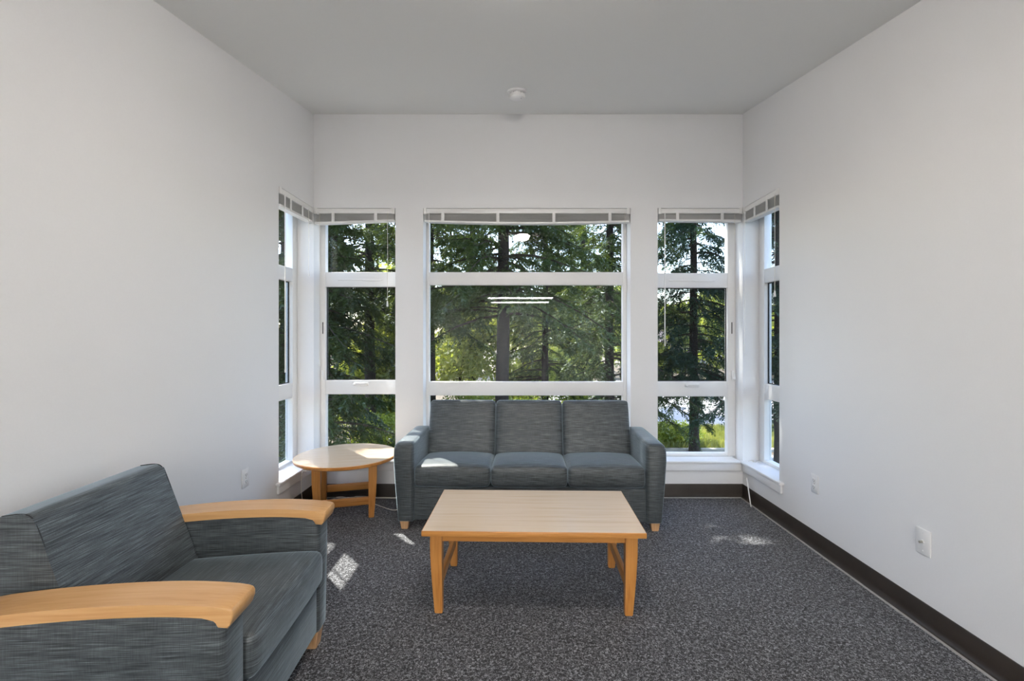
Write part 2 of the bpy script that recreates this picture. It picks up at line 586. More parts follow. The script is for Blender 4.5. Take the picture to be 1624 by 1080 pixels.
# pale line where the cove base toe meets the carpet
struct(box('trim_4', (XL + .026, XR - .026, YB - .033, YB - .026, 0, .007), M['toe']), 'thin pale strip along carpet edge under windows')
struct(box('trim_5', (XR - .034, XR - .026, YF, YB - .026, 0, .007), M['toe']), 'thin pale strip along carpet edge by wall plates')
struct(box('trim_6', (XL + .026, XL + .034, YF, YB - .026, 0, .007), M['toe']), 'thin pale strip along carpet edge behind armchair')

# stools and aprons
ST = 0.307
def stool(name, sboxes, abox, label):
    bm = bmesh.new()
    for b in sboxes:
        add_box(bm, *b)
    me = finish(bm, name)
    o = link(name, me, M['trim'])
    md = o.modifiers.new('soft', 'BEVEL'); md.width = 0.006; md.segments = 3
    struct(o, label)
    a = box('apron', abox, M['trim'], o, bevel=0.002)
    return o
NS = 0.032
stool('trim_1', [(XL + NS, XR - NS, YB - NS, YB + REC, WZ0, ST)], (XL + .018, XR - .018, YB - .018, YB, 0.2255, WZ0), 'white window stool and apron behind the sofa')
stool('trim_2', [(XL - REC, XL + NS, LW - .045, YB, WZ0, ST)], (XL, XL + .018, LW - .03, YB - .018, 0.2255, WZ0), 'white window stool and apron beside the round table')
stool('trim_3', [(XR - NS, XR + REC, RW - .060, YB, WZ0, ST)], (XR - .018, XR, RW - .045, YB - .018, 0.2255, WZ0), 'white window stool and apron near the outlet')

# ------------------------------------------------------------------ windows
Z_UP = (1.778, 1.905)
Z_LO = (0.845, 0.966)
def window(name, label, u0, u1, s0, s1, to_world, zu, zl, operable, vent=True, crank_u=None, lever_u=None):
    """u runs along the wall, v outwards from frame front; to_world(u, v) -> (x, y)"""
    root = bpy.data.objects.new(name, None)
    COL.objects.link(root)
    root.empty_display_size = .1
    struct(root, label)
    x, y = to_world((u0 + u1) / 2, 0)
    root.location = (x, y, ST)
    def wb(nm, a0, a1, v0, v1, z0, z1, mat, bev=0.0, par=None):
        p = to_world(a0, v0); q = to_world(a1, v1)
        xs = sorted((p[0], q[0])); ys = sorted((p[1], q[1]))
        pr = par or root
        base = root.location
        bb = (xs[0] - base.x, xs[1] - base.x, ys[0] - base.y, ys[1] - base.y, z0 - base.z, z1 - base.z)
        return box(nm, bb, mat, pr, bevel=bev)
    D = 0.062
    wb('stile', u0, u0 + s0, 0, D, ST, WZ1, M['vinyl'], .003)
    wb('stile', u1 - s1, u1, 0, D, ST, WZ1, M['vinyl'], .003)
    a0, a1 = u0 + s0, u1 - s1
    wb('head_rail', a0, a1, 0.001, D - .001, WZ1 - .045, WZ1, M['vinyl'], .003)
    wb('bottom_rail', a0, a1, 0.001, D - .001, ST, ST + .026, M['vinyl'], .003)
    tu = wb('transom', a0, a1, 0.001, D - .001, zu[0], zu[1], M['vinyl'], .003)
    tl = wb('transom', a0, a1, 0.001, D - .001, zl[0], zl[1], M['vinyl'], .003)
    cells = [(ST + .026, zl[0]), (zl[1], zu[0]), (zu[1], WZ1 - .045)]
    for i, (c0, c1) in enumerate(cells):
        # sloped glazing bead: thin border set back from the frame face
        bw = .008
        if i == 1 and operable:
            g = .006
            wb('gasket', a0, a0 + g, .030, .040, c0, c1, M['gasket'])
            wb('gasket', a1 - g, a1, .030, .040, c0, c1, M['gasket'])
            wb('gasket', a0 + g, a1 - g, .030, .040, c0, c0 + g, M['gasket'])
            wb('gasket', a0 + g, a1 - g, .030, .040, c1 - g, c1, M['gasket'])
            wb('insect_screen', a0 + g, a1 - g, .034, .0345, c0 + g, c1 - g, M['screen'])
        wb('pane', a0, a1, .046, .051, c0, c1, M['glass'])
    if operable and vent:
        m = (a0 + a1) / 2
        zc = zu[0] + .062
        w = (a1 - a0) * .32
        vh = wb('vent_hood', m - w, m + w, -.006, .002, zc - .006, zc + .004, M['vinyl'], .002)
        wb('vent_slider', m + .02, m + w * .9, -.009, -.005, zc - .012, zc - .005, M['vinyl'], .001)
    if operable and crank_u is not None:
        zc = zl[1] - .030
        ck = wb('crank_handle', crank_u - .062, crank_u + .062, -.022, .001, zc - .016, zc + .014, M['vinyl'], .006)
        wb('crank_arm', crank_u - .050, crank_u + .055, -.030, -.021, zc - .002, zc + .012, M['vinyl'], .004)
        wb('crank_knob', crank_u - .064, crank_u - .042, -.040, -.020, zc - .010, zc + .004, M['vinyl'], .004)
    if operable and lever_u is not None:
        wb('lock_slot', lever_u - .004, lever_u + .004, -.002, .002, 1.37, 1.47, M['slot'])
        wb('lock_lever', lever_u - .008, lever_u + .008, -.020, .001, 0.97, 1.05, M['vinyl'], .004)
    return root

back = lambda u, v: (u, YB + REC + v)
left = lambda u, v: (XL - REC - v, u)
right = lambda u, v: (XR + REC + v, u)
window('window_1', 'narrow white framed window behind the round table', XL, -1.016, .044, .030, back, Z_UP, Z_LO, True, True, -1.345, XL + .022)
window('window_2', 'wide white framed picture window behind the sofa', -0.783, 0.958, .026, .034, back, (1.795, 1.905), (0.834, 0.952), False)
window('window_3', 'narrow white framed window above bare sill, facing the street', 1.186, XR, .026, .066, back, (1.770, 1.897), (0.826, 0.955), True, True, 1.52, XR - .030)
window('window_4', 'slim white framed side window beside the round table', LW, YB, .05, .085, left, (1.795, 1.905), Z_LO, True, False)
window('window_5', 'slim white framed side window near the outlet', RW, YB, .05, .085, right, (1.785, 1.900), (0.836, 0.960), True, False)

# ------------------------------------------------------------------ blinds (drawn up)
def blind(label, length, loc, rotz, drops, tapes, wands, cords=()):
    """local x along the headrail (0..length), y towards the outside, origin at the top of the opening"""
    root = thing('venetian_blind', label, 'blind', loc, (0, 0, rotz), 'raised venetian blinds over the windows')
    g = .006
    hr = box('headrail', (g, length - g, -.004, .052, -.046, -.004), M['rail'], root, bevel=.003)
    for x in (g, length - g - .022):
        box('mounting_bracket', (x - .002, x + .024, -.008, .054, -.050, -.001), M['rail'], root, bevel=.002)
    d0, d1, sag = drops
    def zb(t):
        return -(d0 + (d1 - d0) * t + sag * 4 * t * (1 - t))
    n = 9
    bm = bmesh.new()
    segs = 14
    for k in range(n):
        f = (k + .5) / n
        rows = []
        for s in range(segs + 1):
            t = s / segs
            x = g * 2 + (length - 4 * g) * t
            z = -.050 + (zb(t) + .010 + .050) * f
            zz = [(-.002, z - .0026), (.024, z + .0012), (.050, z - .0026)]
            top = [bm.verts.new((x, yy, q + .0011)) for yy, q in zz]
            bot = [bm.verts.new((x, yy, q - .0011)) for yy, q in zz]
            rows.append(top + bot[::-1])
        for a, b in zip(rows, rows[1:]):
            for i in range(6):
                bm.faces.new([a[i], a[(i + 1) % 6], b[(i + 1) % 6], b[i]])
        bm.faces.new(rows[0]); bm.faces.new(rows[-1][::-1])
    sl = link('slats', finish(bm, 'slats', True, 30), M['blind'], root)
    sl['kind'] = 'stuff'
    secs = []
    for s in range(segs + 1):
        t = s / segs
        x = g * 2 + (length - 4 * g) * t
        z = zb(t)
        secs.append([(x, -.004, z - .010), (x, .052, z - .010), (x, .052, z + .006), (x, -.004, z + .006)])
    loft('bottom_rail', secs, M['rail'], root, True, 40)
    for t in tapes:
        x = length * t
        tp = [(x - .013, x + .013, -.008, -.004, zb(t) - .004, -.040)]
        link('ladder_tape', boxes_mesh('ladder_tape', tp, .001), M['rail'], root)
    for x, ln in wands:
        w = link('wand', tube_mesh('wand', [(x, -.016, -.040), (x, -.018, -.04 - ln)], .0042, 6), M['rail'], root)
        link('wand_tip', tube_mesh('wand_tip', [(x, -.018, -.04 - ln), (x, -.018, -.06 - ln)], .0055, 8), M['rail'], w)
    for x, ln in cords:
        c = link('lift_cord', tube_mesh('lift_cord', [(x, -.012, -.040), (x + .003, -.013, -.04 - ln * .5), (x, -.012, -.04 - ln)], .0018, 5), M['cord'], root)
        link('cord_tassel', lathe_mesh('cord_tassel', [(0, 0), (.004, -.002), (.009, -.040), (.008, -.046), (0, -.047)], 10), M['rail'], c, (x, -.012, -.04 - ln))
    return root
# back wall (looking out, x grows to the right)
blind('raised white blind above the round table, its rail sagging at the corner', -1.016 - XL, (XL, YB, WZ1), 0, (.125, .100, .0), (.24, .76), [(.045, 0.0001)], [(.055, 1.24), (.622, .74)])
blind('wide raised white blind above the sofa, four tapes', 0.958 + 0.783, (-0.783, YB, WZ1), 0, (.105, .108, .016), (.095, .36, .63, .90), [(.052, 1.22)], [(1.69, .42)])
blind('raised white blind above the bare sill facing the street', XR - 1.186, (1.186, YB, WZ1), 0, (.098, .105, .0), (.23, .755), [(.055, 1.10)], [(.640, 1.35)])
# side walls
blind('short raised white blind on the side wall by the round table', YB - LW - .014, (XL, LW, WZ1), R(90), (.130, .118, .0), (.30, .64), [(.06, 1.28)], [(.46, .50)])
blind('short raised white blind on the side wall near the outlet', YB - RW - .014, (XR, YB - .014, WZ1), R(-90), (.118, .132, .0), (.36, .70), [(.06, 1.18)], [(.50, .70)])

# ------------------------------------------------------------------ sofa
def foot_mesh(h, top=.055, bot=.040):
    bm = bmesh.new()
    for z, s in ((0, bot / 2), (h, top / 2)):
        for x, y in ((-s, -s), (s, -s), (s, s), (-s, s)):
            bm.verts.new((x, y, z))
    bm.verts.ensure_lookup_table()
    v = bm.verts
    bm.faces.new([v[3], v[2], v[1], v[0]]); bm.faces.new(v[4:8])
    for i in range(4):
        j = (i + 1) % 4
        bm.faces.new([v[i], v[j], v[4 + j], v[4 + i]])
    bmesh.ops.bevel(bm, geom=bm.edges[:], offset=.003, segments=2, affect='EDGES')
    return finish(bm, 'foot', True)

def arm_section(sgn, xi, xo_t, xo_b, zb, zt, r_in, r_out):
    pts = [(xi, zb), (xo_b, zb), (xo_b + (xo_t - xo_b) * .62, zb + (zt - zb) * .45), (xo_t, zb + (zt - zb) * .80), (xo_t - .004, zt), (xi, zt)]
    pl = round_poly(pts, [.012, .015, .15, .10, r_out, r_in], 6)
    return [(sgn * x, z) for x, z in pl]

def ring(sec, y, k=1.0, inset=0.0, cx=None, cz=None):
    xs = [p[0] for p in sec]; zs = [p[1] for p in sec]
    cx = (min(xs) + max(xs)) / 2; cz = (min(zs) + max(zs)) / 2
    hx = (max(xs) - min(xs)) / 2; hz = (max(zs) - min(zs)) / 2
    return [(cx + (x - cx) * (1 - inset / hx), y, cz + (z - cz) * (1 - inset / hz)) for x, z in sec]

sofa = thing('sofa', 'blue grey woven three seat sofa under the picture window', 'sofa', (.088, 3.262, 0), (0, 0, R(-1.3)))
Fm = M['fabric']
for sg in (-1, 1):
    secs = []
    for y, ins, dz in ((0, .022, -.012), (.006, .010, -.006), (.018, .002, -.001), (.04, 0, .002), (.14, 0, .006), (.30, 0, .008), (.50, 0, .010), (.60, 0, .010), (.634, .004, .008), (.642, .02, .004)):
        s = arm_section(sg, .805, .948, .915, .056, .604 + dz, .028, .050)
        rg = ring(s, y, inset=ins)
        secs.append(rg if sg > 0 else rg[::-1])
    loft('armrest', secs, Fm, sofa, True, 60)
box('front_rail', (-.803, .803, .012, .055, .070, .298), Fm, sofa, bevel=.008, seg=3)
box('seat_deck', (-.800, .800, .056, .560, .110, .290), Fm, sofa, bevel=.006)
bk = prism('back_frame', round_poly([(.535, .075), (.660, .075), (.668, .780), (.605, .780), (.545, .420)], [.01, .01, .02, .02, .02], 4), 0, -.793, .793, Fm, sofa, bevel=.012, seg=3)
sw = .5335
for i in range(3):
    cx = (i - 1) * sw
    def seatf(p):
        t = (p.y + .27) / .54
        p.z -= .026 * max(0, t) ** 1.2
        if p.y < -.2:
            p.z -= .0
        return p
    c = link('seat_cushion', cushion_mesh('seat_cushion', sw - .008, .55, .134, .026, (.004, .012, .030), 14, seatf), Fm, sofa, (cx, .265, .378))
    # welt seams round the front face
    pts = []
    for sx, sz in ((-1, -1), (-1, 1), (1, 1), (1, -1)):
        pts.append((sx * (sw / 2 - .014), -.266, sz * .056))
    def backf(p):
        return p
    b = link('back_cushion', cushion_mesh('back_cushion', sw - .009, .135, .440, .026, (.003, .022, .006), 14), Fm, sofa, (cx, .545, .606), (R(-18), 0, 0))
for x in (-.872, .872):
    for y in (.050, .600):
        link('foot', foot_mesh(.060, .062, .046), M['footwood'], sofa, (x, y, 0))

# ------------------------------------------------------------------ armchair with wooden arm caps
chair = thing('armchair', 'blue grey woven armchair with curved honey wood arm caps', 'armchair', (-.806, 1.722, 0), (0, 0, R(92.8)))
def cap_z(y):
    # crown of the arm cap
    t = (y - .24)
    return .616 - (.28 * t * t if t < 0 else .130 * t * t)
for sg in (-1, 1):
    xi, xo = .293, .422
    ys = [.012 + .72 * k / 22 for k in range(23)]
    top = [(-.004, cap_z(0) - .012), (.001, cap_z(0) - .003)] + [(y, cap_z(y)) for y in ys] + [(.742, cap_z(.74) - .006)]
    bot = [(.742, cap_z(.74) - .026)] + [(y, cap_z(y) - .033) for y in ys[::-1] if y > .05] + [(.042, cap_z(.04) - .0335), (.041, cap_z(.04) - .050), (.036, cap_z(.036) - .057), (.010, cap_z(.010) - .057), (.004, cap_z(0) - .046), (-.004, cap_z(0) - .026)]
    prism('arm_cap', top + bot, 0, sg * xi, sg * xo, M['cap_y'], chair, bevel=.005, seg=3)
    secs = []
    for y, ins in ((.022, .016), (.027, .006), (.038, 0), (.10, 0), (.20, 0), (.30, 0), (.40, 0), (.50, 0), (.60, 0), (.70, 0), (.78, 0), (.800, .012)):
        zt = cap_z(min(y, .80)) - .030
        s = arm_section(sg, .300, .414, .384, .076, zt, .006, .010)
        rg = ring(s, y, inset=ins)
        secs.append(rg if sg > 0 else rg[::-1])
    loft('armrest', secs, Fm, chair, True, 60)
box('front_rail', (-.298, .298, .030, .075, .086, .300), Fm, chair, bevel=.008, seg=3)
box('seat_deck', (-.296, .296, .076, .560, .110, .294), Fm, chair, bevel=.006)
def chseat(p):
    t = (p.y + .29) / .58
    p.z -= .028 * max(0, t) ** 1.2
    return p
cs = link('seat_cushion', cushion_mesh('seat_cushion', .588, .575, .142, .030, (.003, .014, .016), 16, chseat), Fm, chair, (0, .290, .374))
# backrest: reclined, boxed, with a rounded top
bp = round_poly([(.470, .300), (.520, .420), (.664, .818), (.800, .802), (.846, .690), (.850, .090), (.560, .090), (.52, .20)],
                [.02, .25, .040, .09, .12, .01, .01, .01], 8)
bk = prism('backrest', bp, 0, -.272, .294, Fm, chair, bevel=.014, seg=4)
# seams where the side panels meet the front face of the backrest
for x in (-.268, .290):
    pth = [(x, y, z) for y, z in ((.525, .430), (.56, .520), (.60, .622), (.632, .726), (.652, .780), (.670, .808), (.70, .8145), (.75, .809))]
    link('seam', tube_mesh('seam', spline(pth, 4), .0022, 6), M['seam'], bk)
for x in (-.346, .346):
    for y in (.070, .780):
        link('foot', foot_mesh(.080, .075, .055), M['footwood'], chair, (x, y, 0))

# ------------------------------------------------------------------ coffee table
def leg_mesh(name, h, wt, wb_, out=(1, 1), straight=.20):
    """square leg: inner faces upright, outer faces taper inwards to the foot; origin at the inner top corner's foot"""
    secs = []
    for k in range(9):
        t = k / 8
        z = h * t
        u = min(1, t / (1 - straight))
        w = wb_ + (wt - wb_) * (1 - (1 - u) ** 1.3)
        x0, x1 = (0, w * out[0]); y0, y1 = (0, w * out[1])
        secs.append([(x0, y0, z), (x1, y0, z), (x1, y1, z), (x0, y1, z)])
    bm = bmesh.new()
    rings = [[bm.verts.new(p) for p in s] for s in secs]
    for a, b in zip(rings, rings[1:]):
        for i in range(4):
            bm.faces.new([a[i], a[(i + 1) % 4], b[(i + 1) % 4], b[i]])
    bm.faces.new(rings[0]); bm.faces.new(rings[-1])
    bmesh.ops.recalc_face_normals(bm, faces=bm.faces)
    ed = [e for e in bm.edges if len(e.link_faces) == 2 and e.calc_face_angle() > R(30)]
    bmesh.ops.bevel(bm, geom=ed, offset=.003, segments=2, affect='EDGES')
    return finish(bm, name, True, 40)

ct = thing('coffee_table', 'rectangular honey wood coffee table with pale laminate top', 'table', (.088, 2.544, 0), (0, 0, R(-1.4)))
TL, TW, TH = 1.068, .612, .421
slab = box('tabletop', (-TL / 2, TL / 2, -TW / 2, TW / 2, TH - .026, TH), M['honey_x'], ct, bevel=.003)
box('laminate_top', (-TL / 2 + .004, TL / 2 - .004, -TW / 2 + .004, TW / 2 - .004, TH - .002, TH + .0008), M['lam_x'], slab)
ix, iy = TL / 2 - .035 - .057, TW / 2 - .032 - .057
for sx in (-1, 1):
    for sy in (-1, 1):
        link('leg', leg_mesh('leg', TH - .027, .057, .038, (sx, sy)), M['honey_z'], ct, (sx * ix, sy * iy, 0))
for sy in (-1, 1):
    y0 = sy * (iy + .040)
    box('apron', (-ix, ix, min(y0, y0 - sy * .022), max(y0, y0 - sy * .022), TH - .068, TH - .0265), M['honey_x'], ct, bevel=.002)
for sx in (-1, 1):
    x0 = sx * (ix + .040)
    box('side_apron', (min(x0, x0 - sx * .022), max(x0, x0 - sx * .022), -iy, iy, TH - .068, TH - .0265), M['honey_y'], ct, bevel=.002)
    x0 = sx * (ix + .028)
    box('stretcher', (min(x0, x0 - sx * .022), max(x0, x0 - sx * .022), -iy, iy, .120, .172), M['honey_y'], ct, bevel=.002)

# ------------------------------------------------------------------ round end table
et = thing('end_table', 'round honey wood end table in the window corner', 'table', (-1.312, 3.660, 0), (0, 0, R(16)))
EH, ER = .434, .381
link('tabletop', lathe_mesh('tabletop', [(0, EH - .026), (ER - .012, EH - .026), (ER - .003, EH - .021), (ER, EH - .012), (ER, EH - .003), (ER - .003, EH), (ER - .010, EH)] + [(0, EH)], 96), M['honey_x'], et)
tt = bpy.data.objects['tabletop.001'] if 'tabletop.001' in bpy.data.objects else None
link('laminate_top', lathe_mesh('laminate_top', [(0, EH - .002), (ER - .006, EH - .002), (ER - .006, EH + .0008), (0, EH + .0008)], 96), M['lam_x'], tt)
e0 = .165
for sx in (-1, 1):
    for sy in (-1, 1):
        link('leg', leg_mesh('leg', EH - .027, .060, .038, (sx, sy)), M['honey_z'], et, (sx * e0, sy * e0, 0))
for sy in (-1, 1):
    y0 = sy * (e0 + .034)
    box('apron', (-e0, e0, min(y0, y0 - sy * .022), max(y0, y0 - sy * .022), EH - .054, EH - .0265), M['honey_x'], et, bevel=.002)
    box('stretcher', (-e0, e0, min(y0, y0 - sy * .022), max(y0, y0 - sy * .022), .098, .154), M['honey_x'], et, bevel=.002)
for sx in (-1, 1):
    x0 = sx * (e0 + .034)
    box('side_apron', (min(x0, x0 - sx * .022), max(x0, x0 - sx * .022), -e0, e0, EH - .054, EH - .0265), M['honey_y'], et, bevel=.002)

# ------------------------------------------------------------------ wall plates
def duplex(label, loc, rotz):
    """local x along the wall, y out of the wall towards the room is negative"""
    r = thing('outlet', label, 'outlet', loc, (0, 0, rotz))
    box('cover_plate', (-.036, .036, -.007, 0, -.058, .058), M['plastic'], r, bevel=.003)
    for z in (-.021, .021):
        rc = box('receptacle', (-.017, .017, -.0095, -.006, z - .0145, z + .0145), M['plastic'], r, bevel=.002)
        box('slot', (-.0085, -.0060, -.0099, -.009, z - .004, z + .007), M['slot'], rc)
        box('slot', (.0060, .0085, -.0099, -.009, z - .004, z + .006), M['slot'], rc)
        box('ground_hole', (-.0028, .0028, -.0099, -.009, z - .011, z - .006), M['slot'], rc)
    link('screw', lathe_mesh('screw', [(0, 0), (.0035, 0), (.003, .0012), (0, .0015)], 12), M['brass'], r, (0, -.007, 0), (R(90), 0, 0))
    return r
duplex('white duplex outlet low on the wall behind the armchair', (XL, 2.962, .461), R(90))
duplex('white duplex outlet low on the wall near the window sill', (XR, 3.006, .412), R(-90))
cx = thing('coax_plate', 'white wall plate with a small metal cable jack', 'wall plate', (XR, 2.2025, .392), (0, 0, R(-90)))
box('cover_plate', (-.040, .040, -.008, 0, -.060, .060), M['plastic'], cx, bevel=.003)
link('collar', lathe_mesh('collar', [(0, 0), (.011, 0), (.010, .003), (0, .003)], 6), M['plastic'], cx, (0, -.008, 0), (R(90), 0, 0))
link('cable_jack', lathe_mesh('cable_jack', [(0, 0), (.0055, 0), (.0055, .014), (.003, .015), (0, .013)], 16), M['brass'], cx, (0, -.010, 0), (R(90), 0, 0))
for z in (-.042, .042):
    link('screw', lathe_mesh('screw', [(0, 0), (.0035, 0), (.003, .0012), (0, .0015)], 12), M['plastic'], cx, (0, -.008, z), (R(90), 0, 0))

# ------------------------------------------------------------------ smoke detector
tilt = math.atan(CS)
def ceil_z(y):
    return CZ - CS * (YB - y) if y > YK else CK
sd = thing('smoke_detector', 'small round white smoke detector on the sloping ceiling', 'smoke detector', (.005, 3.42, ceil_z(3.42)), (tilt, 0, 0))
link('mounting_base', lathe_mesh('mounting_base', [(0, 0), (.070, 0), (.070, -.010), (.060, -.014), (0, -.014)], 40), M['plastic'], sd)
link('neck', lathe_mesh('neck', [(0, -.014), (.044, -.014), (.044, -.026), (0, -.026)], 40), M['plastic'], sd)
bd = link('body', lathe_mesh('body', [(0, -.026), (.058, -.026), (.060, -.032), (.056, -.046), (.044, -.054), (.020, -.057), (0, -.057)], 40), M['plastic'], sd)
link('status_light', lathe_mesh('status_light', [(0, 0), (.003, 0), (.002, -.002), (0, -.003)], 10), M['slot'], bd, (.030, -.02, -.055))
for k in range(10):
    a = 2 * math.pi * k / 10
    box('vent_fin', (-.004, .004, .045, .058, -.027, -.013), M['plastic'], bd, rot=(0, 0, a))

# ------------------------------------------------------------------ cords
def cord(label, pts, rad=.003):
    o = link('cord', tube_mesh('cord', spline(pts, 8), rad, 6), M['cord'])
    tag(o, label, 'cord')
    return o
rng = random.Random(4)
coil = []
for k in range(44):
    a = k * .52
    rr = .05 + .035 * math.sin(k * 1.7)
    coil.append((-1.40 + rr * 1.9 * math.cos(a) + k * .002, 3.83 + rr * .75 * math.sin(a), .006 + .010 * (.5 + .5 * math.sin(k * 2.3)) + .0006 * k))
cord('white cord bundled in a loose coil under the round table', coil, .0035)
cord('white cord hanging from the sill behind the round table', [(-1.625, 3.66, .305), (-1.655, 3.655, .300), (-1.660, 3.65, .22), (-1.655, 3.65, .10), (-1.635, 3.66, .03), (-1.58, 3.70, .008), (-1.52, 3.76, .006)], .003)
cord('thin white cord trailing from round table to sofa', [(-1.24, 3.86, .006), (-1.15, 3.80, .005), (-1.05, 3.72, .005), (-.96, 3.66, .005), (-.90, 3.67, .006), (-.87, 3.66, .016), (-.84, 3.69, .006), (-.80, 3.74, .005)], .003)
cord('grey white cable lying along the wall base behind round table', [(-1.42, 3.925, .008), (-1.25, 3.929, .007), (-1.05, 3.928, .007), (-.82, 3.925, .007)], .006)
# loose blind wand leaning in the corner
lw_ = link('loose_wand', tube_mesh('loose_wand', [(1.862, 3.825, .205), (1.845, 3.72, .006)], .0045, 8), M['rail'])
tag(lw_, 'thin white blind wand leaning in the corner below the sill', 'wand')
cord('little crumpled white cord lying on the sill corner', [(1.93, 3.93, .311), (1.955, 3.945, .313), (1.97, 3.93, .316), (1.955, 3.915, .312), (1.975, 3.90, .311), (1.99, 3.92, .312)], .0025)

# ------------------------------------------------------------------ lamps of the room
# (only the lamps whose reflections show in the picture window)
for y, lb in ((-3.3, 'long narrow ceiling lamp in the middle of the rear room'), (-4.8, 'long narrow ceiling lamp near the rear wall')):
    r = thing('linear_lamp_offscreen', lb, 'ceiling light', (.1, y, CK))
    box('housing', (-.80, .80, -.10, .10, -.05, -.001), M['plastic'], r, bevel=.004)
    box('diffuser_offscreen', (-.79, .79, -.09, .09, -.075, -.0505), M['lamp2'], r, bevel=.008)
dm = thing('dome_lamp_offscreen', 'small round warm glowing ceiling lamp above the seating', 'ceiling light', (.08, 1.50, ceil_z(1.5)), (tilt, 0, 0))
link('canopy', lathe_mesh('canopy', [(0, -.001), (.12, -.001), (.12, -.018), (0, -.018)], 32), M['plastic'], dm)
link('dome_offscreen', lathe_mesh('dome', [(0, -.0185), (.11, -.0185), (.105, -.045), (.08, -.070), (.04, -.082), (0, -.085)], 32), M['dome'], dm)

# ------------------------------------------------------------------ outdoors
GZ = -3.0
def plane(name, x0, x1, y0, y1, z, mat, label, th=.05):
    o = box(name, (x0, x1, y0, y1, z - th, z), mat)
    struct(o, label)
    return o
plane('ground', -90, 90, 4.6, 150, GZ, M['duff'], 'brown needle covered ground under the trees', .3)
plane('lawn', 1.5, 60, 18.0, 22.4, GZ + .03, M['grass'], 'sunlit strip of yellow green grass')
plane('path', 2.0, 60, 14.2, 17.2, GZ + .02, M['concrete'], 'pale concrete path below the window')
plane('kerb', 1.5, 60, 17.75, 18.0, GZ + .10, M['concrete'], 'low concrete kerb beside the grass', .2)
plane('road', 2.2, 90, 23.0, 46.0, GZ + .02, M['asphalt'], 'pale grey asphalt road beyond the grass')
plane('far_kerb', 2.2, 90, 22.5, 23.0, GZ + .08, M['concrete'], 'pale kerb along the road', .2)

def quads_mesh(name, C, U, V):
    """diamond leaves: centre-base C, along U (full length), half width V; four-vertex kites"""
    n = len(C)
    co = np.empty((n, 4, 3))
    co[:, 0] = C
    co[:, 1] = C + U * .45 + V
    co[:, 2] = C + U
    co[:, 3] = C + U * .45 - V
    me = bpy.data.meshes.new(name)
    me.vertices.add(n * 4); me.loops.add(n * 4); me.polygons.add(n)
    me.vertices.foreach_set('co', co.reshape(-1).astype(np.float32))
    me.loops.foreach_set('vertex_index', np.arange(n * 4, dtype=np.int32))
    me.polygons.foreach_set('loop_start', np.arange(0, n * 4, 4, dtype=np.int32))
    me.polygons.foreach_set('loop_total', np.full(n, 4, dtype=np.int32))
    me.update(calc_edges=True)
    me.validate()
    return me

def norm(a):
    return a / np.maximum(np.linalg.norm(a, axis=-1, keepdims=True), 1e-9)

